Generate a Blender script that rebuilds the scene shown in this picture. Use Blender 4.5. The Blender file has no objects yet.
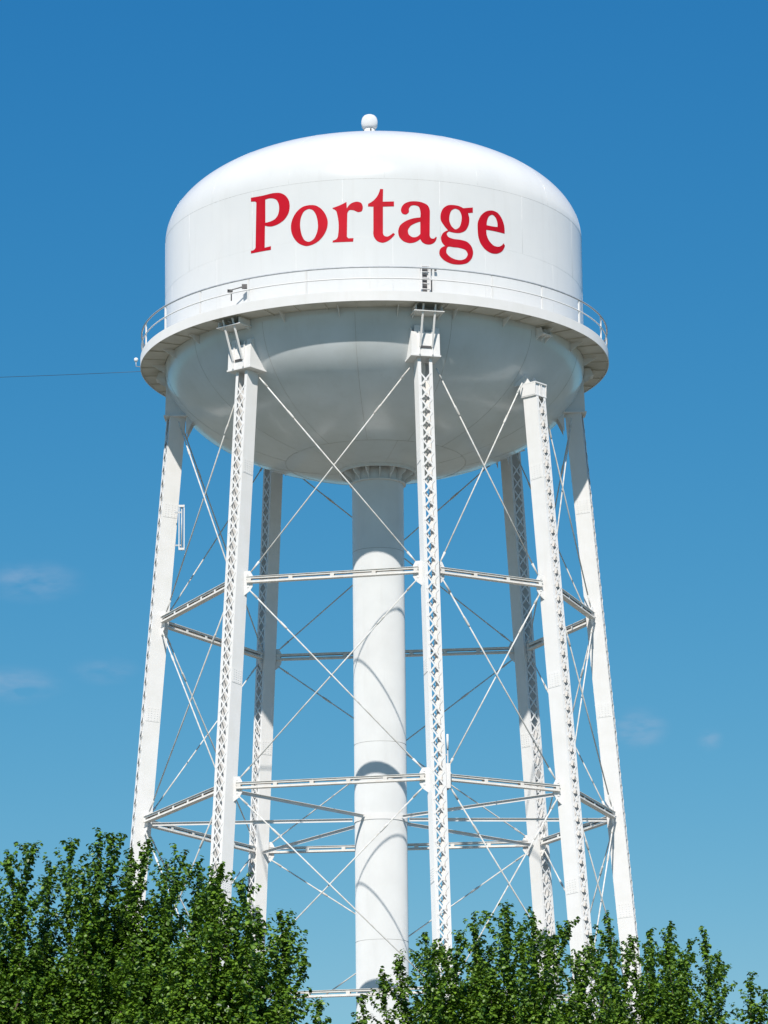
import bpy, bmesh, math, random
import numpy as np
from mathutils import Vector, Matrix
from mathutils.geometry import tessellate_polygon

S = bpy.context.scene
COL = S.collection
R = math.radians

# ------------------------------------------------------------------ camera
cam_d = bpy.data.cameras.new("camera")
cam = bpy.data.objects.new("camera", cam_d)
COL.objects.link(cam)
S.camera = cam
PITCH, YAW, ROLL = R(14.075), R(0.121), R(0.578)
fwd0 = Vector((math.sin(YAW), math.cos(YAW), 0))
right = Vector((math.cos(YAW), -math.sin(YAW), 0))
fwd = fwd0 * math.cos(PITCH) + Vector((0, 0, math.sin(PITCH)))
up = -fwd0 * math.sin(PITCH) + Vector((0, 0, math.cos(PITCH)))
ix = right * math.cos(ROLL) - up * math.sin(ROLL)
iy = right * math.sin(ROLL) + up * math.cos(ROLL)
M = Matrix((ix, iy, -fwd)).transposed().to_4x4()
M.translation = Vector((0, -177.54, 1.7))
cam.matrix_world = M
cam_d.sensor_fit = 'VERTICAL'
cam_d.sensor_height = 24.0
cam_d.lens = 3871.8 / 1024 * 24.0
cam_d.clip_start = 0.5
cam_d.clip_end = 20000

# ------------------------------------------------------------------ world, sun, exposure
SUN_EL = R(42); SUN_AZ = R(-7)         # azimuth measured from behind the camera towards the right
world = bpy.data.worlds.new("World"); S.world = world
world.use_nodes = True
nt = world.node_tree
bg = nt.nodes["Background"]
sky = nt.nodes.new("ShaderNodeTexSky")
sky.sky_type = 'NISHITA'
sky.sun_disc = False
sky.sun_elevation = SUN_EL
sky.sun_rotation = math.pi - SUN_AZ
sky.altitude = 1500
sky.air_density = 0.9
sky.dust_density = 0.1
sky.ozone_density = 3.0
bg.inputs[1].default_value = 0.084
def wn(t, **k):
    n = nt.nodes.new(t)
    for a, b in k.items(): setattr(n, a, b)
    return n
# faint wisps of high cloud, a noise field on the sky's directions, only in small patches
tc = wn("ShaderNodeTexCoord")
CL = [(-0.0915, .030, .0050, .45), (-0.0960, .030, .0045, .42), (0.068, .018, .0050, .6), (0.087, .008, .003, .35), (-0.072, .02, .0035, .3)]
CLZ = [578, 681, 731, 742, 668]
accum = None
for (sx, wx, wz, amp), py in zip(CL, CLZ):
    elev = PITCH - math.atan((py - 512) / 3871.8)
    c = Vector((sx, 1, math.tan(elev))).normalized()
    sub = wn("ShaderNodeVectorMath", operation='SUBTRACT'); sub.inputs[1].default_value = c
    nt.links.new(tc.outputs["Generated"], sub.inputs[0])
    mul = wn("ShaderNodeVectorMath", operation='MULTIPLY'); mul.inputs[1].default_value = (1 / (wx*.42), 0, 1 / wz)
    nt.links.new(sub.outputs[0], mul.inputs[0])
    ln = wn("ShaderNodeVectorMath", operation='LENGTH'); nt.links.new(mul.outputs[0], ln.inputs[0])
    mr = wn("ShaderNodeMapRange", interpolation_type='SMOOTHSTEP')
    mr.inputs[1].default_value = 1.3; mr.inputs[2].default_value = 0.0; mr.inputs[3].default_value = 0; mr.inputs[4].default_value = amp
    nt.links.new(ln.outputs["Value"], mr.inputs[0])
    if accum is None: accum = mr.outputs[0]
    else:
        a = wn("ShaderNodeMath", operation='ADD'); nt.links.new(accum, a.inputs[0]); nt.links.new(mr.outputs[0], a.inputs[1]); accum = a.outputs[0]
mp = wn("ShaderNodeMapping"); mp.inputs["Scale"].default_value = (90, 90, 260)
nt.links.new(tc.outputs["Generated"], mp.inputs[0])
nz = wn("ShaderNodeTexNoise"); nz.inputs["Scale"].default_value = 1.0; nz.inputs["Detail"].default_value = 5
nt.links.new(mp.outputs[0], nz.inputs["Vector"])
nr = wn("ShaderNodeMapRange"); nr.inputs[1].default_value = .35; nr.inputs[2].default_value = .7
nt.links.new(nz.outputs[0], nr.inputs[0])
cm = wn("ShaderNodeMath", operation='MULTIPLY'); nt.links.new(accum, cm.inputs[0]); nt.links.new(nr.outputs[0], cm.inputs[1])
grade = wn("ShaderNodeMix", data_type='RGBA', blend_type='MULTIPLY')
grade.inputs[0].default_value = 1.0
grade.inputs[7].default_value = (0.75, 0.97, 1.0, 1)
sep = wn("ShaderNodeSeparateColor"); nt.links.new(sky.outputs[0], sep.inputs[0])
comb = wn("ShaderNodeCombineColor")
for ci, (gm, am, top) in enumerate(((2.0, .26, 3.2), (.93, 1.05, 5.6), (.455, 2.55, 8.0))):
    pw = wn("ShaderNodeMath", operation='POWER'); pw.inputs[1].default_value = gm; nt.links.new(sep.outputs[ci], pw.inputs[0])
    ml = wn("ShaderNodeMath", operation='MULTIPLY'); ml.inputs[1].default_value = am; nt.links.new(pw.outputs[0], ml.inputs[0])
    mi_ = wn("ShaderNodeMath", operation='MINIMUM'); mi_.inputs[1].default_value = top; nt.links.new(ml.outputs[0], mi_.inputs[0])
    nt.links.new(mi_.outputs[0], comb.inputs[ci])
nt.links.new(comb.outputs[0], grade.inputs[6])
mx = wn("ShaderNodeMix", data_type='RGBA'); mx.inputs[7].default_value = (4.0, 5.0, 6.6, 1)
nt.links.new(cm.outputs[0], mx.inputs[0]); nt.links.new(grade.outputs[2], mx.inputs[6])
nt.links.new(mx.outputs[2], bg.inputs[0])

sun_d = bpy.data.lights.new("sun", 'SUN')
sun_d.energy = 4.35; sun_d.angle = R(0.55); sun_d.color = (1.0, 0.945, 0.875)
sun = bpy.data.objects.new("sun", sun_d); COL.objects.link(sun)
sdir = Vector((math.sin(SUN_AZ) * math.cos(SUN_EL), -math.cos(SUN_AZ) * math.cos(SUN_EL), math.sin(SUN_EL)))
sun.rotation_euler = sdir.to_track_quat('Z', 'Y').to_euler()
sun.location = (0, -100, 120)
S.view_settings.view_transform = 'Standard'
S.view_settings.look = 'None'
S.view_settings.gamma = 1
S.view_settings.exposure = 0.25

# ------------------------------------------------------------------ materials
def mat(name, base, rough=.5, var=None, scale=3.0, spec=.5, bump=0, bscale=20, streak=0, streakcol=(.35,.30,.22)):
    m = bpy.data.materials.new(name); m.use_nodes = True
    n = m.node_tree; b = n.nodes["Principled BSDF"]
    b.inputs["Roughness"].default_value = rough
    b.inputs["Specular IOR Level"].default_value = spec
    if min(base) > .6: b.inputs["Diffuse Roughness"].default_value = 1.0
    tc = n.nodes.new("ShaderNodeTexCoord")
    nz = n.nodes.new("ShaderNodeTexNoise"); nz.inputs["Scale"].default_value = scale; nz.inputs["Detail"].default_value = 6
    n.links.new(tc.outputs["Object"], nz.inputs["Vector"])
    mr = n.nodes.new("ShaderNodeMapRange"); mr.inputs[1].default_value = .35; mr.inputs[2].default_value = .7
    n.links.new(nz.outputs[0], mr.inputs[0])
    mx = n.nodes.new("ShaderNodeMix"); mx.data_type = 'RGBA'
    mx.inputs[6].default_value = (*base, 1); mx.inputs[7].default_value = (*(var or [c*.93 for c in base]), 1)
    n.links.new(mr.outputs[0], mx.inputs[0])
    out = mx.outputs[2]
    if streak:
        mp = n.nodes.new("ShaderNodeMapping"); mp.inputs["Scale"].default_value = (1.6, 1.6, .14)
        n.links.new(tc.outputs["Object"], mp.inputs[0])
        s = n.nodes.new("ShaderNodeTexNoise"); s.inputs["Scale"].default_value = 1.3; s.inputs["Detail"].default_value = 8; s.inputs["Roughness"].default_value = .7
        n.links.new(mp.outputs[0], s.inputs["Vector"])
        r2 = n.nodes.new("ShaderNodeMapRange"); r2.inputs[1].default_value = .52; r2.inputs[2].default_value = .85; r2.inputs[4].default_value = streak
        n.links.new(s.outputs[0], r2.inputs[0])
        m2 = n.nodes.new("ShaderNodeMix"); m2.data_type = 'RGBA'; m2.inputs[7].default_value = (*streakcol, 1)
        n.links.new(r2.outputs[0], m2.inputs[0]); n.links.new(out, m2.inputs[6]); out = m2.outputs[2]
    n.links.new(out, b.inputs["Base Color"])
    if bump:
        nb = n.nodes.new("ShaderNodeTexNoise"); nb.inputs["Scale"].default_value = bscale; nb.inputs["Detail"].default_value = 3
        n.links.new(tc.outputs["Object"], nb.inputs["Vector"])
        bp = n.nodes.new("ShaderNodeBump"); bp.inputs["Strength"].default_value = bump; bp.inputs["Distance"].default_value = .05
        n.links.new(nb.outputs[0], bp.inputs["Height"]); n.links.new(bp.outputs[0], b.inputs["Normal"])
    return m

M_tank = mat("white tank paint", (.80,.80,.79), .26, (.77,.775,.77), .5, streak=.10, bump=.12, bscale=.7)
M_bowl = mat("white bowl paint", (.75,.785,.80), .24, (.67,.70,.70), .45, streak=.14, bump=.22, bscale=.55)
for _m in (M_tank, M_bowl):
    _p = _m.node_tree.nodes["Principled BSDF"]; _p.inputs["Coat Weight"].default_value = .3; _p.inputs["Coat Roughness"].default_value = .12
M_steel = mat("white steel paint", (.82,.81,.80), .38, (.79,.78,.76), 1.5, streak=.12, streakcol=(.42,.33,.24))
M_strut = mat("weathered white strut paint", (.80,.79,.76), .42, (.74,.70,.65), 3.5, streak=.25, streakcol=(.45,.32,.22))
M_riser = mat("white riser paint", (.80,.80,.79), .34, (.75,.75,.74), .8, streak=.12)
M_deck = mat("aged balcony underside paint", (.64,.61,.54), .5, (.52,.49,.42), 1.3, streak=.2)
M_red = mat("red lettering paint", (.50,.006,.020), .6, (.42,.006,.016), 1.2, spec=.12, streak=.12, streakcol=(.42,.10,.10))
M_seam = mat("grimy weld seam", (.50,.50,.48), .6, (.36,.36,.34), 1.0)
M_rod = mat("painted tie rod", (.76,.76,.74), .4, (.60,.57,.52), 4)
M_dark = mat("dark grey metal", (.06,.06,.065), .5, (.10,.09,.08), 5)
M_grey = mat("galvanised metal", (.50,.52,.54), .4, (.38,.40,.42), 5)
M_lens = mat("white glass globe", (.85,.85,.85), .15)
M_cable = mat("black cable", (.05,.055,.06), .5)
M_bark = mat("tree bark", (.14,.105,.075), .85, (.07,.055,.04), 9, bump=.6, bscale=30)
M_conc = mat("concrete footing", (.38,.37,.34), .85, (.28,.27,.25), 3, bump=.2, bscale=15)
M_ground = mat("dry mown grass", (.125,.128,.080), .95, (.19,.178,.13), .25, bump=.3, bscale=8)
M_gravel = mat("pale gravel", (.40,.39,.37), .95, (.30,.29,.28), 4, bump=.5, bscale=30)

def leaf_mat(name, c1, c2):
    m = bpy.data.materials.new(name); m.use_nodes = True
    n = m.node_tree; b = n.nodes["Principled BSDF"]; o = n.nodes["Material Output"]
    at = n.nodes.new("ShaderNodeAttribute"); at.attribute_name = "leafrand"
    cr = n.nodes.new("ShaderNodeValToRGB"); n.links.new(at.outputs["Fac"], cr.inputs[0])
    cr.color_ramp.elements[0].color = (*c1, 1); cr.color_ramp.elements[1].color = (*c2, 1)
    n.links.new(cr.outputs[0], b.inputs["Base Color"])
    b.inputs["Roughness"].default_value = .42; b.inputs["Specular IOR Level"].default_value = .45
    tr = n.nodes.new("ShaderNodeBsdfTranslucent")
    mu = n.nodes.new("ShaderNodeMix"); mu.data_type = 'RGBA'; mu.blend_type = 'MULTIPLY'; mu.inputs[0].default_value = 1
    mu.inputs[7].default_value = (1.6, 1.7, .6, 1)
    n.links.new(cr.outputs[0], mu.inputs[6]); n.links.new(mu.outputs[2], tr.inputs[0])
    ms = n.nodes.new("ShaderNodeMixShader"); ms.inputs[0].default_value = .16
    n.links.new(b.outputs[0], ms.inputs[1]); n.links.new(tr.outputs[0], ms.inputs[2]); n.links.new(ms.outputs[0], o.inputs[0])
    return m
M_leafA = leaf_mat("deep green foliage", (.018,.060,.006), (.175,.315,.024))
M_leafB = leaf_mat("mid green foliage", (.022,.072,.007), (.200,.340,.027))

# ------------------------------------------------------------------ helpers
def tag(o, label=None, cat=None, group=None, kind=None):
    if label: o["label"] = label
    if cat: o["category"] = cat
    if group: o["group"] = group
    if kind: o["kind"] = kind
    return o

def empty(name, loc=(0,0,0)):
    o = bpy.data.objects.new(name, None); o.location = loc; o.empty_display_size = .3
    COL.objects.link(o); return o

class MB:
    def __init__(s): s.v = []; s.f = []; s.sm = []; s.mi = []
    def add(s, vs, fs, smooth=False, mi=0):
        b = len(s.v); s.v += [tuple(v) for v in vs]
        for f in fs: s.f.append([b+i for i in f]); s.sm.append(smooth); s.mi.append(mi)
    def box(s, c, ax, ay, az, h, mi=0):
        """centre, three unit axes, half sizes"""
        c = Vector(c); vs = []
        for i in (-1,1):
            for j in (-1,1):
                for k in (-1,1): vs.append(c + ax*(i*h[0]) + ay*(j*h[1]) + az*(k*h[2]))
        s.add(vs, [(0,1,3,2),(4,6,7,5),(0,4,5,1),(2,3,7,6),(0,2,6,4),(1,5,7,3)], False, mi)
    def bar(s, a, b, side, w, t, mi=0):
        """flat bar from a to b; side = width direction"""
        a = Vector(a); b = Vector(b); d = (b-a); L = d.length; d.normalize()
        side = (side - d*side.dot(d)).normalized(); n = d.cross(side)
        s.box((a+b)/2, d, side, n, (L/2, w/2, t/2), mi)
    def prism(s, pts, n, t, mi=0):
        """polygon extruded +-t/2 along n"""
        n = Vector(n).normalized(); k = len(pts)
        vs = [Vector(p)+n*(t/2) for p in pts] + [Vector(p)-n*(t/2) for p in pts]
        fs = [tuple(range(k)), tuple(range(2*k-1, k-1, -1))] + [(i, i+k, (i+1) % k+k, (i+1) % k) for i in range(k)]
        s.add(vs, fs, False, mi)
    def tube(s, pts, r, n=8, closed=False, cap=True, mi=0):
        pts = [Vector(p) for p in pts]; N = len(pts)
        rr = r if isinstance(r, (list, tuple)) else [r]*N
        vs = []; prev = None
        for i, p in enumerate(pts):
            if closed: d = pts[(i+1) % N]-pts[i-1]
            else: d = pts[min(i+1, N-1)]-pts[max(i-1, 0)]
            d.normalize()
            if prev is None:
                prev = d.orthogonal().normalized()
                if abs(d.z) < .9: prev = d.cross(Vector((0,0,1))).normalized()
            u = (prev-d*prev.dot(d)).normalized(); prev = u; w = d.cross(u)
            for k in range(n):
                a = 2*math.pi*k/n; vs.append(p+u*(math.cos(a)*rr[i])+w*(math.sin(a)*rr[i]))
        fs = []
        for i in range(N if closed else N-1):
            j = (i+1) % N
            for k in range(n): fs.append((i*n+k, i*n+(k+1) % n, j*n+(k+1) % n, j*n+k))
        s.add(vs, fs, True, mi)
        if cap and not closed:
            b = len(s.v)-len(vs)
            s.f.append([b+k for k in range(n)][::-1]); s.sm.append(False); s.mi.append(mi)
            s.f.append([b+(N-1)*n+k for k in range(n)]); s.sm.append(False); s.mi.append(mi)
    def lathe(s, prof, n=192, closed=False, smooth=True, c=(0,0), mi=0):
        vs = []
        for r, z in prof:
            for k in range(n):
                a = 2*math.pi*k/n; vs.append((c[0]+r*math.cos(a), c[1]+r*math.sin(a), z))
        fs = []; m = len(prof)
        for i in range(m if closed else m-1):
            j = (i+1) % m
            for k in range(n): fs.append((i*n+k, i*n+(k+1) % n, j*n+(k+1) % n, j*n+k))
        s.add(vs, fs, smooth, mi)
    def build(s, name, m, parent=None, origin=None):
        me = bpy.data.meshes.new(name)
        vs = s.v
        if origin is not None: o_ = Vector(origin); vs = [tuple(Vector(v)-o_) for v in vs]
        me.from_pydata(vs, [], s.f)
        for x in (m if isinstance(m, (list, tuple)) else [m]): me.materials.append(x)
        me.polygons.foreach_set("use_smooth", s.sm); me.polygons.foreach_set("material_index", s.mi)
        me.update()
        o = bpy.data.objects.new(name, me); COL.objects.link(o)
        if origin is not None: o.location = origin
        if parent: o.parent = parent
        bm = bmesh.new(); bm.from_mesh(me); bmesh.ops.recalc_face_normals(bm, faces=bm.faces); bm.to_mesh(me); bm.free()
        return o

def er(th): return Vector((math.sin(th), -math.cos(th), 0))
def et(th): return Vector((math.cos(th), math.sin(th), 0))
Z = Vector((0,0,1))
def cylp(th, r, z): return er(th)*r + Z*z

# ------------------------------------------------------------------ ground
g = MB(); g.add([(-4000,-4000,0),(4000,-4000,0),(4000,6000,0),(-4000,6000,0)], [(0,1,2,3)])
tag(g.build("ground", M_ground), kind="structure")
g = MB(); n = 64
g.add([(22*math.cos(2*math.pi*k/n)*(1+.03*math.sin(5*k)), 22*math.sin(2*math.pi*k/n)*(1+.03*math.cos(3*k)), .004) for k in range(n)], [tuple(range(n))])
tag(g.build("gravel_yard", M_gravel), kind="structure")

# ------------------------------------------------------------------ the water tower
T = tag(empty("water_tower"), "white steel water tower with red town name lettering on its tank", "water tower")

RT, ZB, RB = 10.0, 53.24, 11.13      # tank radius, balcony underside, balcony radius
ZE, HB = 53.3, 5.2                    # bowl equator and depth
ZS, HD = 59.39, 4.55                  # shoulder seam and dome height
wall = MB(); wall.lathe([(RT, ZE), (RT, ZE+1.8), (RT, ZE+3.6), (RT, ZS)], 256)
wall = wall.build("tank_wall", M_tank, T)
dome = MB()
dome.lathe([(RT*math.cos(t)**.955, ZS+HD*math.sin(t)**.955) for t in np.linspace(0, math.pi/2*.99995, 64)], 256)
dome = dome.build("dome_roof", M_tank, T)
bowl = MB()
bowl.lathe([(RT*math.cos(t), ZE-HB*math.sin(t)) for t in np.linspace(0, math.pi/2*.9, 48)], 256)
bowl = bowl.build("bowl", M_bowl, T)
def bowlr(z): return RT*math.sqrt(max(0, 1-((ZE-z)/HB)**2))

# weld seams: thin raised beads
s = MB()
ring = lambda r, z, n=192: [(r*math.cos(2*math.pi*k/n), r*math.sin(2*math.pi*k/n), z) for k in range(n)]
s.tube(ring(RT-.003, ZS), .008, 5, True)
s.build("weld_seam", M_seam, wall)
s = MB()
s.tube(ring(RT-.004, 56.6), .009, 5, True); s.build("plate_joint", M_tank, wall)
for k in range(14):
    th = R(-8+360/14*k); s = MB(); s.tube([cylp(th, RT-.004, 56.6), cylp(th, RT-.004, ZS)], .008, 5); s.build("plate_joint", M_tank, wall)
    th = R(5+360/14*k); s = MB(); s.tube([cylp(th, RT-.004, ZE), cylp(th, RT-.004, 56.6)], .008, 5); s.build("plate_joint", M_tank, wall)
for k in range(14):
    th = R(-5+360/14*k); s = MB()
    s.tube([cylp(th, RT*math.cos(t)+.001, ZE-HB*math.sin(t)) for t in np.linspace(.05, 1.13, 26)], .009, 5)
    s.build("weld_seam", M_seam, bowl)
t = 1.13; s = MB(); s.tube(ring(RT*math.cos(t)+.002, ZE-HB*math.sin(t)), .011, 5, True); s.build("weld_seam", M_seam, bowl)
for k in range(6):
    th = R(14+60*k); s = MB()
    s.tube([cylp(th, RT*math.cos(t)+.001, ZE-HB*math.sin(t)) for t in np.linspace(1.13, 1.38, 10)], .009, 5)
    s.build("weld_seam", M_seam, bowl)
for k in range(14):
    th = R(3+360/14*k); s = MB(); s.tube([cylp(th, RT*math.cos(t)**.955-.002, ZS+HD*math.sin(t)**.955) for t in np.linspace(0.01, 1.1, 26)], .007, 5)
    s.build("plate_joint", M_tank, dome)

# roof vent
v = MB(); vx, vy = -.14, 0
v.lathe([(.001,63.8),(.27,63.8),(.27,65.35),(.22,65.38),(.001,65.38)], 24, c=(vx,vy))
vent = v.build("roof_vent", M_tank, dome)
v = MB(); v.lathe([(.0,66.08),(.16,66.07),(.28,66.01),(.36,65.90),(.395,65.76),(.40,65.6),(.37,65.45),(.31,65.36),(.0,65.352)], 28, c=(vx,vy))
v.build("vent_cap", M_tank, vent)
for a in (12, 100, 190, 280):
    v = MB(); v.box((vx+.275*math.sin(R(a)), vy-.275*math.cos(R(a)), 64.85), et(R(a)), er(R(a)), Z, (.035,.02,.45)); v.build("screen_slot", M_dark, vent)

# lettering, painted straight on the curved wall
LETTERS = {
 'P': [[(-5.959,59.103,1),(-5.311,59.081,0),(-4.648,59.099,0),(-4.379,59.051,0),(-4.115,58.881,0),(-3.949,58.622,0),(-3.908,58.341,0),(-3.972,58.024,0),(-4.172,57.752,0),(-4.492,57.574,0),(-4.871,57.519,0),(-5.186,57.612,1),(-5.206,56.554,1),(-4.874,56.574,1),(-4.874,56.4,1),(-5.964,56.411,1),(-5.964,56.551,1),(-5.788,56.558,0),(-5.706,56.643,1),(-5.655,58.812,1),(-5.725,58.876,1),(-5.959,58.912,1)],[(-5.166,58.864,1),(-4.977,58.887,0),(-4.785,58.859,0),(-4.584,58.757,0),(-4.472,58.548,0),(-4.446,58.294,0),(-4.517,58.004,0),(-4.652,57.85,0),(-4.87,57.77,0),(-5.169,57.75,1)]],
 'o': [[(-2.971,58.281,0),(-2.673,58.24,0),(-2.427,58.087,0),(-2.209,57.803,0),(-2.089,57.445,0),(-2.13,57.074,0),(-2.288,56.764,0),(-2.535,56.512,0),(-2.782,56.386,0),(-3.081,56.338,0),(-3.434,56.482,0),(-3.688,56.763,0),(-3.831,57.105,0),(-3.85,57.432,0),(-3.761,57.745,0),(-3.554,58.044,0),(-3.273,58.235,0)],[(-2.972,58.101,0),(-2.798,58.033,0),(-2.65,57.818,0),(-2.568,57.511,0),(-2.551,57.16,0),(-2.621,56.868,0),(-2.756,56.632,0),(-2.98,56.531,0),(-3.155,56.6,0),(-3.305,56.841,0),(-3.38,57.149,0),(-3.398,57.5,0),(-3.336,57.792,0),(-3.198,58.016,0)]],
 'r': [[(-1.862,58.051,1),(-1.504,58.162,0),(-1.215,58.301,1),(-1.199,57.986,1),(-1.025,58.202,0),(-0.738,58.29,0),(-0.549,58.225,0),(-0.47,58.033,0),(-0.528,57.825,0),(-0.671,57.789,0),(-0.908,57.888,0),(-1.085,57.895,0),(-1.181,57.736,1),(-1.209,56.642,1),(-1.143,56.554,1),(-0.905,56.554,1),(-0.925,56.386,1),(-1.873,56.399,1),(-1.853,56.492,1),(-1.684,56.555,0),(-1.62,56.69,1),(-1.638,57.687,0),(-1.699,57.9,0),(-1.853,58.01,1)]],
 't': [[(0.326,58.882,1),(0.463,58.872,1),(0.443,58.273,1),(0.952,58.29,1),(0.95,58.055,1),(0.446,58.033,1),(0.434,56.804,1),(0.494,56.64,0),(0.636,56.607,0),(0.793,56.693,0),(0.898,56.785,1),(0.983,56.727,1),(0.849,56.56,0),(0.633,56.383,0),(0.419,56.312,0),(0.184,56.382,0),(0.029,56.581,0),(-0.001,56.88,1),(0.009,58.034,1),(-0.237,58.048,1),(-0.226,58.177,1),(0.012,58.324,0),(0.204,58.562,0),(0.291,58.762,0)]],
 'a': [[(1.267,57.839,0),(1.293,58.015,0),(1.439,58.205,0),(1.656,58.304,0),(1.923,58.337,0),(2.262,58.298,0),(2.506,58.18,0),(2.611,57.903,1),(2.586,56.765,1),(2.648,56.62,0),(2.756,56.603,0),(2.882,56.713,1),(2.921,56.682,1),(2.854,56.487,0),(2.679,56.339,0),(2.433,56.306,0),(2.239,56.393,0),(2.143,56.546,1),(1.948,56.401,0),(1.658,56.322,0),(1.371,56.4,0),(1.182,56.593,0),(1.128,56.864,0),(1.212,57.14,0),(1.429,57.337,0),(1.719,57.479,0),(2.156,57.572,1),(2.16,57.882,0),(2.089,58.087,0),(1.92,58.142,0),(1.736,58.108,0),(1.638,57.979,0),(1.627,57.803,0),(1.481,57.683,0),(1.338,57.717,0)],[(2.153,57.373,1),(1.91,57.279,0),(1.691,57.134,0),(1.578,56.93,0),(1.614,56.732,0),(1.781,56.616,0),(1.975,56.636,0),(2.146,56.785,1)]],
 'g': [[(3.474,57.065,1),(3.275,57.284,0),(3.127,57.52,0),(3.116,57.768,0),(3.236,58.079,0),(3.466,58.263,0),(3.774,58.312,0),(4.034,58.293,0),(4.242,58.219,1),(4.736,58.321,1),(4.732,58.07,1),(4.478,58.014,1),(4.543,57.783,0),(4.495,57.426,0),(4.33,57.154,0),(4.065,57.011,0),(3.754,56.985,0),(3.524,57.02,1),(3.406,56.898,0),(3.47,56.765,0),(3.698,56.689,0),(4.112,56.677,0),(4.428,56.617,0),(4.638,56.421,0),(4.714,56.157,0),(4.639,55.872,0),(4.411,55.618,0),(4.041,55.493,0),(3.578,55.492,0),(3.226,55.637,0),(3.039,55.868,0),(3.057,56.094,0),(3.185,56.239,0),(3.326,56.302,1),(3.163,56.476,0),(3.12,56.671,0),(3.219,56.905,0)],[(3.562,57.813,0),(3.642,58.022,0),(3.823,58.142,0),(4.03,58.092,0),(4.142,57.88,0),(4.126,57.528,0),(4.017,57.265,0),(3.834,57.154,0),(3.656,57.273,0),(3.547,57.511,0)],[(3.374,56.098,0),(3.437,56.264,0),(3.743,56.286,0),(4.106,56.278,0),(4.341,56.207,0),(4.429,56.044,0),(4.335,55.833,0),(4.149,55.725,0),(3.786,55.718,0),(3.507,55.838,0),(3.382,55.975,0)]],
 'e': [[(4.969,57.293,0),(4.986,57.646,0),(5.159,57.998,0),(5.444,58.245,0),(5.791,58.339,0),(6.084,58.281,0),(6.319,58.048,0),(6.447,57.745,0),(6.463,57.345,1),(6.005,57.362,0),(5.438,57.356,1),(5.451,57.117,0),(5.588,56.839,0),(5.844,56.656,0),(6.109,56.653,0),(6.403,56.872,1),(6.474,56.77,1),(6.316,56.489,0),(5.983,56.295,0),(5.663,56.276,0),(5.352,56.401,0),(5.106,56.663,0),(5.001,56.947,0)],[(5.46,57.58,1),(5.493,57.826,0),(5.612,58.047,0),(5.787,58.137,0),(5.96,58.032,0),(6.05,57.822,0),(6.058,57.592,1),(5.717,57.573,0)]],
}

def smooth_poly(pts):
    n = len(pts); out = []
    P = [Vector((p[0], p[1])) for p in pts]; C = [p[2] for p in pts]
    for i in range(n):
        a, b = P[i], P[(i+1) % n]; out.append(a)
        if C[i] and C[(i+1) % n]: continue
        p0 = a-(b-a)*.3 if C[i] else P[i-1]
        p3 = b+(b-a)*.3 if C[(i+1) % n] else P[(i+2) % n]
        # centripetal-ish Hermite tangents
        L = (b-a).length
        def tan(q0, q1, q2):
            d1 = (q1-q0).length+1e-6; d2 = (q2-q1).length+1e-6
            return ((q1-q0)/d1*d2 + (q2-q1)/d2*d1)/(d1+d2)
        t1 = (b-a)/L if C[i] else tan(p0, a, b)
        t2 = (b-a)/L if C[(i+1) % n] else tan(a, b, p3)
        if C[i]: t1 = 2*(b-a)/L - t2
        if C[(i+1) % n]: t2 = 2*(b-a)/L - t1
        for k in range(1, 6):
            u = k/6; h1 = 2*u**3-3*u*u+1; h2 = -2*u**3+3*u*u; h3 = u**3-2*u*u+u; h4 = u**3-u*u
            out.append(a*h1+b*h2+t1*L*h3*.9+t2*L*h4*.9)
    return out
for ch, cont in LETTERS.items():
    polys = [[Vector((p.x, p.y, 0)) for p in smooth_poly(c)] for c in cont]
    tris = tessellate_polygon(polys)
    vs = [p for pl in polys for p in pl]
    bm = bmesh.new(); bv = [bm.verts.new(p) for p in vs]
    for t_ in tris:
        try: bm.faces.new([bv[i] for i in t_])
        except ValueError: pass
    lo = min(p.x for p in vs); hi = max(p.x for p in vs); x = math.floor(lo*5)/5+.2
    while x < hi:
        bmesh.ops.bisect_plane(bm, geom=bm.verts[:]+bm.edges[:]+bm.faces[:], plane_co=(x,0,0), plane_no=(1,0,0)); x += .2
    for q in bm.verts:
        th = q.co.x/RT; p = cylp(th, RT+.012, q.co.y); q.co = p
    bmesh.ops.recalc_face_normals(bm, faces=bm.faces)
    for f in bm.faces:
        if f.normal.y > 0: f.normal_flip()
    me = bpy.data.meshes.new("letter"); bm.to_mesh(me); bm.free(); me.materials.append(M_red)
    o = bpy.data.objects.new("letter", me); COL.objects.link(o); o.parent = wall
    o["label"] = "red painted serif letter " + ch

# balcony
b = MB()
b.lathe([(RT+.015, ZB+.40), (RB, ZB+.40), (RB, ZB+.44), (RB+.03, ZB+.44), (RB+.03, ZB-.02), (RB, ZB-.02), (RB, ZB+.03), (RB-.0, ZB+.34), (RT+.015, ZB+.34)], 240, True, False)
balc = b.build("balcony", M_steel, T)
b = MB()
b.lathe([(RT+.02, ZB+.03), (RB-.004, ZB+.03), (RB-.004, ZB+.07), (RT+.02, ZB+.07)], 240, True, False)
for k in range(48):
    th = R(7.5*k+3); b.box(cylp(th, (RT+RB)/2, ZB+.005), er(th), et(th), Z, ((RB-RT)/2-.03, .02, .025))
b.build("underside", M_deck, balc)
for k in range(24):      # brackets beneath the walkway
    th = R(15*k+6); b = MB()
    b.prism([cylp(th, RT-.01, ZB-.02), cylp(th, RT+.65, ZB-.02), cylp(th, RT-.01, ZB-.42)], et(th), .02)
    b.build("bracket", M_steel, balc)
rl = MB(); rl.tube(ring(RB-.03, ZB+1.58, 180), .042, 6, True)
rl.build("top_rail", M_grey, balc)
rl = MB(); rl.tube(ring(RB-.03, ZB+1.05, 180), .030, 6, True)
rl.build("middle_rail", M_steel, balc)
for k in range(24):
    th = R(-1+15*k); p = MB(); p.box(cylp(th, RB-.05, ZB+1.0), er(th), et(th), Z, (.030, .042, .57))
    p.build("rail_post", M_steel, balc)
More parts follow.
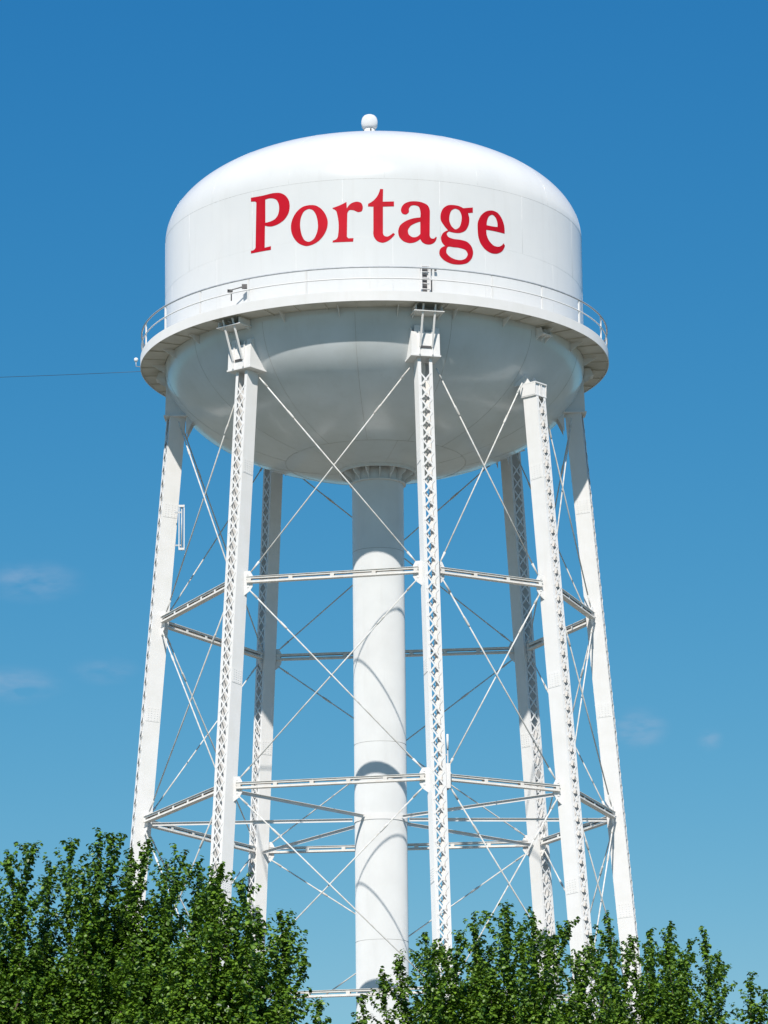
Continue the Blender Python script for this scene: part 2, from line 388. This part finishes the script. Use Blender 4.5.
# ladder up the tank wall behind the rail, with dark boxes set against the wall
LTH = math.asin(2.30/RT)
ld = MB()
for sgn in (-1, 1):
    q = et(LTH)*(.20*sgn)
    ld.bar(cylp(LTH, RT+.22, ZB+.4)+q, cylp(LTH, RT+.22, ZB+2.05)+q, er(LTH), .07, .05)
for k in range(6):
    z = ZB+.6+.27*k; ld.tube([cylp(LTH, RT+.22, z)-et(LTH)*.2, cylp(LTH, RT+.22, z)+et(LTH)*.2], .018, 6)
for z in (ZB+.8, ZB+1.9):
    for sgn in (-1, 1): ld.bar(cylp(LTH, RT, z)+et(LTH)*(.2*sgn), cylp(LTH, RT+.22, z)+et(LTH)*(.2*sgn), Z, .05, .02)
lad = ld.build("wall_ladder", M_steel, T)
ld = MB(); ld.box(cylp(LTH, RT+.05, ZB+1.1), er(LTH), et(LTH), Z, (.03,.09,.55)); ld.box(cylp(LTH, RT+.05, ZB+.95)+et(LTH)*.33, er(LTH), et(LTH), Z, (.03,.05,.4))
ld.box(cylp(LTH, RT+.15, ZB+1.85)+et(LTH)*.38, er(LTH), et(LTH), Z, (.05,.14,.06)); ld.box(cylp(LTH, RT+.12, ZB+1.85)-et(LTH)*.05, er(LTH), et(LTH), Z, (.05,.16,.09))
ld.build("dark_wall_boxes", M_dark, lad)

# riser
RR = 1.22
r = MB(); r.lathe([(RR, 0.4), (RR, 12), (RR, 24), (RR, 36), (RR, 48.6)], 96)
riser = r.build("riser_pipe", M_riser, T); riser.location.x = .09
for z in (44.2, 35.0, 25.8, 16.6, 7.4):
    s = MB(); s.tube(ring(RR-.002, z, 96), .011, 5, True); s.build("weld_seam", M_seam, riser)
r = MB()
r.lathe([(1.76, 48.02), (1.80, 48.02), (1.80, 48.20), (1.62, 48.24), (1.62,48.16), (1.70,48.12)], 96, True, False)
r.lathe([(RR+.005, 47.50), (RR+.12, 47.50), (RR+.12, 47.55), (RR+.005, 47.55)], 96, True, False)
for k in range(16):
    th = R(22.5*k+4)
    r.prism([cylp(th, RR, 48.2), cylp(th, 1.76, 48.16), cylp(th, 1.76, 47.92), cylp(th, RR+.18, 47.72), cylp(th, RR+.09, 47.55), cylp(th, RR, 47.55)], et(th), .035)
r.build("collar", M_steel, riser)
r = MB(); r.lathe([(0.01,.0),(2.4,.0),(2.4,.45),(0.01,.45)], 48, True, False)
r.build("footing", M_conc, riser)
# collar carrying the spokes at the middle strut level
r = MB(); r.lathe([(RR+.003, 31.35),(RR+.025, 31.35),(RR+.025, 31.65),(RR+.003, 31.65)], 96, True, False)
r.build("spoke_collar", M_steel, riser)

# legs ------------------------------------------------------------------
ANG = [R(a) for a in (-92.0, -37.9, 13.3, 50.0, 92.0, 135.7, 212.2)]
HEAD = ['wing', 'big', 'big', 'small', 'wing', 'wing', 'wing']
ZL = [41.06, 31.60, 22.2, 12.8]
ZTOP = 51.0
def LR(z): return 10.27-.079*(z-41.06)
WT, WR = .65, .77
def legc(th, z): return cylp(th, LR(z), z)
LBL = ["white lattice leg at the far left of the tower", "white lattice leg left of the riser on the near side", "white lattice leg nearest the camera with the ladder above it",
       "white lattice leg right of centre with a small square head", "white lattice leg at the far right of the tower", "shaded lattice leg behind on the right", "shaded lattice leg behind on the left"]
rng = random.Random(5)
for li, th in enumerate(ANG):
    A = (legc(th, 0.4)-legc(th, ZTOP)).normalized()     # downwards
    t_, o_ = et(th), er(th); n_ = A.cross(t_).normalized()
    if n_.dot(o_) < 0: n_ = -n_                           # outward normal of the leg
    tw = {0: R(21), 4: R(-15)}.get(li, 0)                 # end legs are turned a little on their axis
    if tw: rm = Matrix.Rotation(tw, 3, A*-1); n_ = rm @ n_; t_ = rm @ t_
    # rear legs have their laced faces turned sideways
    if li in (5, 6): P1, P2, W1, W2 = n_, t_, WR, WT      # plates face n_, lacing faces t_
    else: P1, P2, W1, W2 = t_, n_, WT, WR
    top, bot = legc(th, ZTOP-.02-(.36 if HEAD[li] == 'small' else 0)), legc(th, .45)
    L = MB(); mid = (top+bot)/2; hl = (top-bot).length/2
    for sg in (-1, 1):
        L.box(mid+P1*(W1/2*sg), P1, P2, A, (.012, W2/2, hl))
        for s2 in (-1, 1):   # flanges turned inwards
            L.box(mid+P1*((W1/2-.075)*sg)+P2*((W2/2-.008)*s2), P1, P2, A, (.062, .008, hl-.01))
    leg = L.build("leg", M_steel, T); leg["label"] = LBL[li]
    # double lacing with rivet plates
    full = (bot-top).length; pitch = .64
    hw = W1/2-.07
    for s2 in (-1, 1):
        L = MB(); z0 = .75
        while z0+pitch < full-.6:
            base = top+A*z0+P2*((W2/2+.006)*s2)
            L.bar(base-P1*hw, base+A*pitch+P1*hw, P1, .072, .010)
            base += P2*(.011*s2)
            L.bar(base+P1*hw, base+A*pitch-P1*hw, P1, .072, .010)
            L.box(base+A*(pitch/2)+P2*(.004*s2), P1, P2, A, (.07, .006, .07))
            z0 += pitch
        L.build("lacing", M_steel, leg)
    for zs_ in (46.4, 36.6, 27.2, 17.6):                  # bolted splice plates on the side plates
        for sg in (-1, 1):
            X = MB(); c = legc(th, zs_)+P1*((W1/2+.019)*sg); X.box(c, P1, P2, A, (.005, W2/2-.05, .34))
            for u in (-.27, -.16, -.05, .05, .16, .27):
                for v_ in (-.22, -.08, .08, .22): X.box(c+A*u+P2*v_+P1*(.009*sg), P1, P2, A, (.010, .016, .016))
            X.build("splice_plate", M_steel, leg)
    # head, the piece that carries the bowl
    t_ = et(th)
    H = MB(); c = legc(th, ZTOP)
    if HEAD[li] == 'big':
        H.box(c+n_*.0+Z*.02, t_, o_, Z, (.70, .62, .035))                        # cap plate
        H.prism([c+o_*.58-t_*.66+Z*.05, c+o_*.58+t_*.66+Z*.05, c+o_*.50+t_*.66+Z*1.35, c+o_*.50+t_*.42+Z*1.35, c+o_*.50+t_*.40+Z*1.15, c+o_*.50-t_*.05+Z*1.15, c+o_*.50-t_*.05+Z*1.45, c+o_*.50-t_*.50+Z*1.45, c+o_*.50-t_*.52+Z*1.15, c+o_*.52-t_*.66+Z*1.15], o_, .03)
        for sg in (-1, 1):
            H.prism([c+t_*(.64*sg)+o_*.56+Z*.05, c+t_*(.64*sg)+o_*.48+Z*1.32, c+t_*(.64*sg)-o_*.05+Z*1.6, c+t_*(.64*sg)-o_*1.0+Z*.05], t_, .03)
            H.prism([c+t_*(.30*sg)+o_*.70+Z*.05, c+t_*(.30*sg)+o_*.56+Z*1.30, c+t_*(.30*sg)+o_*.5+Z*1.3, c+t_*(.30*sg)+o_*.54+Z*.05], t_, .04)
        # saddle under the walkway and two uprights
        H.box(cylp(th, RT+.42, ZB-.34), t_, o_, Z, (.70, .42, .02))
        for sg in (-1, 1):
            H.prism([cylp(th, RT, ZB-.03)+t_*(.6*sg), cylp(th, RT+.8, ZB-.03)+t_*(.6*sg), cylp(th, RT+.8, ZB-.33)+t_*(.6*sg), cylp(th, RT, ZB-.5)+t_*(.6*sg)], t_, .03)
            H.bar(c+o_*.66+t_*(.28*sg)+Z*.4, cylp(th, RT+.88, ZB-.03)+t_*(.28*sg), t_, .08, .05)
        H.box(c+o_*.61+Z*.42+t_*.02, t_, o_, Z, (.24, .01, .05), 1)
    elif HEAD[li] == 'small':
        c = legc(th, ZTOP-.35)
        H.box(c+Z*(-.02), t_, o_, Z, (.43, .46, .03))
        H.box(c+Z*(-.62), t_, o_, Z, (.41, .45, .025))
        for q in (-.41, -.06, .06, .41): H.prism([c+t_*q+o_*.45, c+t_*q-o_*.45, c+t_*q-o_*.42-Z*.6, c+t_*q+o_*.42-Z*.6], t_, .03)
        H.box(c+o_*.38-Z*.32, t_, o_, Z, (.38, .02, .27))
        for sg in (-1, 1):
            H.prism([c+t_*(.34*sg)+o_*.1, c+t_*(.34*sg)-o_*.2+Z*.45, c+t_*(.34*sg)-o_*1.0], t_, .03)
    else:
        H.box(c, t_, o_, Z, (.50, .56, .03))
        for sg in (-1, 1):
            H.prism([c+t_*(.37*sg)+o_*.50, c+t_*(.37*sg)+o_*.44+Z*1.9, c+t_*(.37*sg)+o_*.05+Z*2.1, c+t_*(.37*sg)-o_*1.1+Z*.02], t_, .03)
            H.prism([c+t_*(.37*sg)-o_*.50-Z*.03, c+t_*(.37*sg)-o_*.95-Z*.03, c+t_*(.37*sg)-o_*.50-Z*.95], t_, .03)
        H.box(c+o_*.40+Z*.95, t_, o_, Z, (.36, .015, .92))
    H.build("leg_head", [M_steel, M_dark], leg)
    if HEAD[li] != 'big':    # small saddle under the walkway
        K = MB(); K.box(cylp(th, RT+.22, ZB-.36), t_, o_, Z, (.36, .22, .015))
        for q in (-.33, 0, .33): K.prism([cylp(th, RT, ZB-.05)+t_*q, cylp(th, RT+.30, ZB-.05)+t_*q, cylp(th, RT+.40, ZB-.36)+t_*q, cylp(th, RT-.03, ZB-.62)+t_*q], t_, .02)
        K.build("saddle", M_steel, leg)
    # neighbours directions for gussets
    for zl in ZL:
        c = legc(th, zl)
        for nb in (ANG[li-1], ANG[(li+1) % 7]):
            d = (legc(nb, zl)-c); d.z = 0; d.normalize()
            nn = d.cross(Z); G = MB()
            p = c+d*(.34)
            G.prism([p+Z*.42, p+d*.30+Z*.42, p+d*.42+Z*.20, p+d*.42-Z*.30, p+d*.30-Z*.50, p-Z*.72], nn, .03)
            for bz in (.28, -.30): G.box(p+d*.2+Z*bz+nn*.0, d, nn, Z, (.05, .035, .05))
            G.build("gusset_plate", M_steel, leg)
    F = MB(); c = legc(th, 0); F.box(c+Z*.22, t_, o_, Z, (1.0, 1.0, .22)); F.build("footing", M_conc, leg)

# struts, rods and spokes --------------------------------------------------
for j, zl in enumerate(ZL):
    for li in range(7):
        a, c = legc(ANG[li], zl), legc(ANG[(li+1) % 7], zl)
        d = (c-a).normalized(); nn = d.cross(Z)
        if nn.dot((a+c)/2) < 0: nn = -nn
        p, q = a+d*.50, c-d*.50
        st = MB(); m_ = (p+q)/2; hl = (q-p).length/2
        for sz in (-1, 1):                       # a pair of angles back to back, battened together
            st.box(m_+Z*(.135*sz), d, nn, Z, (hl, .15, .009))
            st.box(m_+Z*(.085*sz)+nn*.10, d, nn, Z, (hl, .008, .041))
            st.box(m_+Z*(.085*sz)-nn*.10, d, nn, Z, (hl, .008, .041))
        nb = int(2*hl/1.6)
        for k in range(nb+1):
            w = -hl+.12+(2*hl-.24)*k/nb
            for sn in (-1, 1): st.box(m_+d*w+nn*(.112*sn), d, nn, Z, (.09, .004, .118))
        st.build("strut", M_strut, T)
ROD = .032
def rod(a, b, off):
    d = (b-a).normalized(); a = a+off; b = b+off
    m = MB(); m.tube([a+d*.55, b-d*.55], ROD, 7)
    m.tube([a, a+d*.62], [.025, .055], 7); m.tube([b, b-d*.62], [.025, .055], 7)
    k = a+(b-a)*.18; m.tube([k, k+d*.1, k+d*.45, k+d*.55], [ROD, .052, .052, ROD], 7)
    m.build("brace_rod", M_rod, T)
levels = [ZTOP-.35] + ZL + [1.2]
for j in range(len(levels)-1):
    zt, zb = levels[j], levels[j+1]
    for li in range(7):
        t1, t2 = ANG[li], ANG[(li+1) % 7]
        for (u, w, s_) in ((t1, t2, 1), (t2, t1, -1)):
            a, c = legc(u, zt-(.45 if j else 0)), legc(w, zb+.38)
            hd = Vector((c.x-a.x, c.y-a.y, 0)).normalized()
            a = a+hd*.62; c = c-hd*.62
            off = ((a+c)/2); off.z = 0; off = off.normalized()*(.055*s_)
            rod(a, c, off)
for li in (0, 1, 3, 4, 5, 6):
    th = ANG[li]; a = legc(th, 31.45); c = cylp(th, RR+.10, 31.5)+Vector((.09,0,0))
    d = (c-a).normalized(); m = MB()
    a = a+d*.45; mid = (a+c)/2; hl = (c-a).length/2; n_ = d.cross(Z).normalized()
    m.box(mid+Z*.07, d, n_, Z, (hl, .09, .008)); m.box(mid-Z*.005, d, n_, Z, (hl, .008, .066))
    m.build("spoke", M_steel, T)

# ------------------------------------------------------------------ small things fixed to the tower
def antenna(name, base, h, th, label, big):
    t = tag(empty(name, base), label, "antenna")
    B = Vector(base); o_, t_ = er(th), et(th)
    m = MB(); m.tube([Z*0, Z*h], .035, 8); m.build("mast", M_grey, t)
    m = MB()
    for z in (.25, h-.35): m.bar(Z*z, Z*z-t_*.34, Z, .07, .05)
    m.build("bracket", M_grey, t)
    m = MB()
    if big:
        for z in (.06, h-.06): m.box(Z*z-t_*.0+o_*.06, t_, o_, Z, (.14,.05,.05))
        for q in (-.12, .12): m.box(t_*q+o_*.06+Z*(h/2), t_, o_, Z, (.022,.03,h/2))
    else:
        m.box(Z*.6+o_*.09, t_, o_, Z, (.11,.06,.55)); w_ = MB(); w_.tube([Z*(h-.1)+o_*.06, Z*(h+.55)+o_*.06], .045, 8); w_.build("whip", M_steel, t)
    m.build("antenna_panel", M_steel, t)
    return t
antenna("antenna", (-9.17, -.35, 44.35), 2.2, 0, "narrow framed white antenna beside the leg at the far left of the tower", True)
antenna("antenna", (3.03, -10.75, 31.0), 1.9, 0, "slim white whip and panel antenna on the nearest leg at the middle struts", False)

t = tag(empty("warning_light", (-11.36, -.5, 53.2)), "small round white lamp on an arm left of the balcony", "lamp")
m = MB(); m.tube([(.22,.1,.15),(0,0,.15),(0,0,.38)], .022, 6); m.build("arm", M_grey, t)
m = MB(); m.lathe([(.0,.58),(.06,.565),(.095,.52),(.10,.47),(.08,.41),(.04,.37),(.0,.37)], 16); m.build("globe", M_lens, t)

t = tag(empty("floodlight", (-6.52, -8.45, 54.15)), "small dark floodlight on the balcony rail left of the letter P", "floodlight")
m = MB(); dd = Vector((.8, -.25, .22)).normalized(); m.tube([(0,.15,0),(0,.1,.5),(.55,0,.62)], .03, 6); m.build("arm", M_dark, t)
m = MB(); m.box((.62,-.02,.62), Vector((1,0,0)), Vector((0,1,0)), Z, (.13,.10,.09)); m.build("lamp_head", M_dark, t); m = MB(); m.box((-.05,.0,.42), Vector((1,0,0)), Vector((0,1,0)), Z, (.12,.10,.05)); m.build("junction_box", M_dark, t)

# overhead cable running off to a slim mast outside the picture
t = tag(empty("overhead_cable", (-11.1, 0.2, 53.3)), "thin dark cable running left from the balcony across the sky", "cable")
m = MB(); P0 = Vector((0,0,0)); P1 = Vector((-58, 40, 12.6)); pts = []
for k in range(25):
    u = k/24; p = P0.lerp(P1, u); p.z -= .8*4*u*(1-u); pts.append(p)
m.tube(pts, .011, 5); m.build("wire", M_cable, t)
t = tag(empty("mast", (-69.1, 40.2, 0)), "slim grey steel mast holding the far end of the cable", "mast")
m = MB(); m.tube([(0,0,0),(0,0,33),(0,0,66)], [.5,.3,.16], 12); m.build("pole", M_grey, t)
m = MB(); m.box((0,0,.2), Vector((1,0,0)), Vector((0,1,0)), Z, (.9,.9,.2)); m.build("footing", M_conc, t)

# ------------------------------------------------------------------ trees
def make_leaves(C, N, size, rs):
    """C centres, N normals: one folded six-point leaf each, as arrays"""
    n = len(C)
    r1 = rs.normal(size=(n,3)); ax = r1-(r1*N).sum(1)[:,None]*N; ax /= np.linalg.norm(ax,axis=1)[:,None]
    sd = np.cross(N, ax)
    sz = size*rs.uniform(.65,1.25,n)[:,None]
    fold = rs.uniform(.05,.35,n)[:,None]
    pts = [(-.5,0,0),(-.12,.40,1),(.22,.34,1),(.55,0,-.2),(.22,-.34,1),(-.12,-.40,1)]
    V = np.stack([C+ax*sz*a+sd*sz*b+N*sz*(fold*.45*c) for a,b,c in pts],1)
    return V.reshape(-1,3)
def tree(name, base, tips, rad, n_fill, mleaf, label, group, seed, density=1.0, ztop_drop=2.6):
    rs = np.random.RandomState(seed)
    base = np.array(base, float)
    xs = np.array([t[0] for t in tips]); zs = np.array([t[2] for t in tips])
    o = np.argsort(xs); xs_, zs_ = xs[o], zs[o]
    cy = np.mean([t[1] for t in tips]); cx = base[0]
    x0, x1 = xs_[0]-.3, xs_[-1]+.3
    leaders = [(t[0], t[1], t[2], True) for t in tips]
    for i in range(n_fill):
        x = rs.uniform(x0, x1); y = cy+rs.uniform(-1,1)*rad
        q = ((x-cx)/((x1-x0)/2+.6))**2*.4+((y-cy)/rad)**2
        env = np.interp(x, xs_, zs_)-.42
        z = env-q*1.2-abs(rs.normal())*.45-rs.uniform(0,1)**1.3*ztop_drop
        leaders.append((x, y, z, False))
    Cs=[]; Ns=[]; Sz=[]
    tr = MB()
    # trunk and limbs
    fork = base+np.array([0,0,3.2])
    tr.tube([base-np.array([0,0,.1]), base+np.array([.03,0,1.2]), fork, fork+np.array([.05,.05,1.4]), fork+np.array([-.05,.1,3.0])], [.24,.19,.17,.12,.05], 10)
    limbs = []
    nl = 10
    for i in range(nl):
        a = 2*math.pi*i/nl+rs.uniform(-.2,.2); rr = rs.uniform(.45,.8)
        e = np.array([cx+(x1-x0)/2*rr*math.cos(a), cy+rad*rr*math.sin(a), zs.max()-rs.uniform(3.0,4.2)])
        s0 = fork+np.array([0,0,rs.uniform(-.6,1.8)])
        m1 = s0+(e-s0)*np.array([.45,.45,.35]); m2 = s0+(e-s0)*np.array([.8,.8,.7])
        tr.tube([s0, m1, m2, e], [.09,.07,.05,.035], 7); limbs.append((m1,m2,e))
    nodes = np.array([p for l in limbs for p in l])
    for (x,y,z,main) in leaders:
        tip = np.array([x,y,z]); 
        below = nodes[nodes[:,2] < z-1.0]
        if len(below)==0: below = nodes
        dd = np.abs(below-tip); st = below[np.argmin(dd[:,0]+dd[:,1]+.35*dd[:,2])]
        L = rs.uniform(2.0,2.8) if main else rs.uniform(1.3,2.4)
        dr = tip-np.array([cx+(x-cx)*.25, cy, zs.max()-5.0]); dr[:2] *= (.45 if main else 1.0); dr /= np.linalg.norm(dr)
        dr = dr+rs.normal(size=3)*np.array([.10,.10,0]); dr /= np.linalg.norm(dr)
        lo = tip-dr*L
        bow = rs.normal(size=3)*.05*np.array([1,1,0])
        tr.tube([st, (st+lo)/2+np.array([0,0,-.1]), lo, (lo+tip)/2+bow, tip], [.03,.024,.017,.010,.004], 4, cap=False)
        ph = rs.uniform(0,6.28); s_ = .02; q = 0; P_ = []; D_ = []
        wid = rs.uniform(.85,1.65)
        while s_ < L:
            u = s_/L; c0 = tip+(lo-tip)*u+bow*4*u*(1-u)
            P_.append(c0); D_.append(dr)
            if s_ > .10 and rs.rand() < .72:
                a = ph+2.4*q+rs.normal()*.3; q += 1
                l = (.09+.40*min(s_,1.3)/1.3)*rs.uniform(.45,1.3)*wid
                el = rs.uniform(.55,1.05)
                sd = np.array([math.cos(a)*math.cos(el), math.sin(a)*math.cos(el), math.sin(el)])
                k = .05
                while k < l+.03:
                    P_.append(c0+sd*k+np.array([0,0,k*k*.25])); D_.append(sd); k += .080
            s_ += .052
        P_ = np.array(P_); D_ = np.array(D_); m = int(9*density)
        off = rs.normal(size=(len(P_),m,3)); off /= np.linalg.norm(off,axis=2)[...,None]
        Cc = P_[:,None,:]+off*rs.uniform(.012,.062,(len(P_),m,1))
        nn = off*.6+D_[:,None,:]*.5+np.array([0,0,.45])+rs.normal(size=off.shape)*.25
        nn /= np.linalg.norm(nn,axis=2)[...,None]
        Cs.append(Cc.reshape(-1,3)); Ns.append(nn.reshape(-1,3))
    # lower crown, sparser and with larger leaves
    nlow = 5200
    a = rs.uniform(0,6.283,nlow*1); u = rs.uniform(.55,1,nlow)**.5
    zz = rs.uniform(3.4, 7.0, nlow); f = np.sqrt(np.clip((zz-2.8)/2.4,0.05,1))
    Cl = np.stack([cx+((x1-x0)/2+.3)*u*f*np.cos(a), cy+(rad+.2)*u*f*np.sin(a), zz],1)+rs.normal(size=(nlow,3))*.25
    nn = np.stack([np.cos(a)*.5,np.sin(a)*.5,np.full(nlow,.8)],1)+rs.normal(size=(nlow,3))*.35
    C1 = np.concatenate(Cs); N1 = np.concatenate(Ns)
    V1 = make_leaves(C1, N1, .060, rs)
    V2 = make_leaves(Cl, nn/np.linalg.norm(nn,axis=1)[:,None], .19, rs)
    V = np.concatenate([V1,V2]).astype(np.float32)
    nleaf = len(V)//6
    root = tag(empty(name, tuple(base)), label, "tree", group)
    V -= base.astype(np.float32)
    me = bpy.data.meshes.new("crown"); me.vertices.add(len(V)); me.vertices.foreach_set("co", V.ravel())
    idx = (np.arange(nleaf)*6)[:,None]+np.array([0,1,2,3,0,3,4,5])[None,:]
    me.loops.add(nleaf*8); me.loops.foreach_set("vertex_index", idx.ravel().astype(np.int32))
    me.polygons.add(nleaf*2); me.polygons.foreach_set("loop_start", (np.arange(nleaf*2)*4).astype(np.int32))
    me.polygons.foreach_set("loop_total", np.full(nleaf*2,4,np.int32))
    me.update(calc_edges=True)
    at = me.attributes.new("leafrand", 'FLOAT', 'FACE')
    at.data.foreach_set("value", np.repeat(np.clip(rs.beta(2,2.6,nleaf),0,1),2).astype(np.float32))
    me.materials.append(mleaf)
    co = bpy.data.objects.new("crown", me); COL.objects.link(co); co.parent = root
    tr.v = [tuple(Vector(v)-Vector(base)) for v in tr.v]
    tr.build("trunk", M_bark, root)
    return nleaf

T1 = [(-5.56,-120.37,10.87),(-5.17,-120.07,11.03),(-5.03,-118.94,10.94),(-4.67,-119.37,11.22),(-4.15,-120.35,11.14),(-4.02,-119.67,11.22),(-3.75,-119.58,11.01),(-3.43,-120.22,11.07),(-3.22,-119.07,10.9),(-2.88,-120.31,10.88),(-2.7,-119.76,10.7),(-6.04,-119.51,10.92),(-6.47,-119.68,11.02),(-7.03,-119.37,10.77)]
T2 = [(-2.29,-122.06,10.38),(-2.03,-121.63,10.22),(-1.73,-122.97,9.62),(-1.42,-122.24,9.69),(-1.27,-122.15,9.34),(-1.06,-122.95,8.94),(-0.85,-123.54,8.26),(-2.54,-121.59,9.94),(-3.1,-122.2,9.5),(-3.7,-122.5,8.9),(-2.38,-123.2,10.1),(-2.2,-123.4,9.75),(-2.5,-123.1,9.85),(-2.34,-123.6,9.3),(-2.05,-123.3,9.55),(-1.85,-123.2,9.5),(-1.9,-123.6,9.1)]
T3 = [(0.25,-115.94,9.86),(0.02,-115.91,9.64),(-0.3,-114.76,9.39),(0.71,-115.37,10.29),(0.96,-115.6,10.06),(1.53,-114.99,10.66),(2.02,-116.48,10.61),(2.27,-115.13,10.44),(2.44,-115.79,10.53),(2.77,-116.36,10.1),(3.07,-115.22,10.46),(0.84,-117.2,9.85),(1.25,-116.9,10.1),(3.3,-116.5,9.9),(3.6,-116.2,9.6)]
T4 = [(3.64,-110.68,10.87),(3.85,-112.12,11.05),(4.29,-111.28,10.78),(4.59,-111.94,10.77),(5.03,-111.06,11.03),(5.33,-111.09,10.71),(5.51,-112.1,10.74),(5.84,-110.88,10.53),(6.34,-111.22,10.13),(6.57,-111.17,9.83),(6.95,-110.9,9.6),(4.15,-113.0,10.3),(4.42,-113.2,10.35),(4.8,-113.0,10.4),(3.3,-112.6,10.3)]
GT = "leafy green trees below the tower"
n1 = tree("broadleaf_tree", (-4.8,-119.6,0), T1, 1.9, 190, M_leafA, "tallest dark green tree in the lower left corner of the picture", GT, 11)
n2 = tree("broadleaf_tree", (-2.1,-122.3,0), T2, 1.4, 120, M_leafB, "green tree covering the foot of the left near leg, just left of the riser", GT, 12)
n3 = tree("broadleaf_tree", (1.5,-115.6,0), T3, 1.6, 190, M_leafB, "green tree directly in front of the nearest tower leg, right of the riser", GT, 13)
n4 = tree("broadleaf_tree", (5.1,-111.3,0), T4, 1.7, 190, M_leafB, "green tree in the lower right corner, covering the feet of the two right legs", GT, 14)
print("leaves", n1, n2, n3, n4)
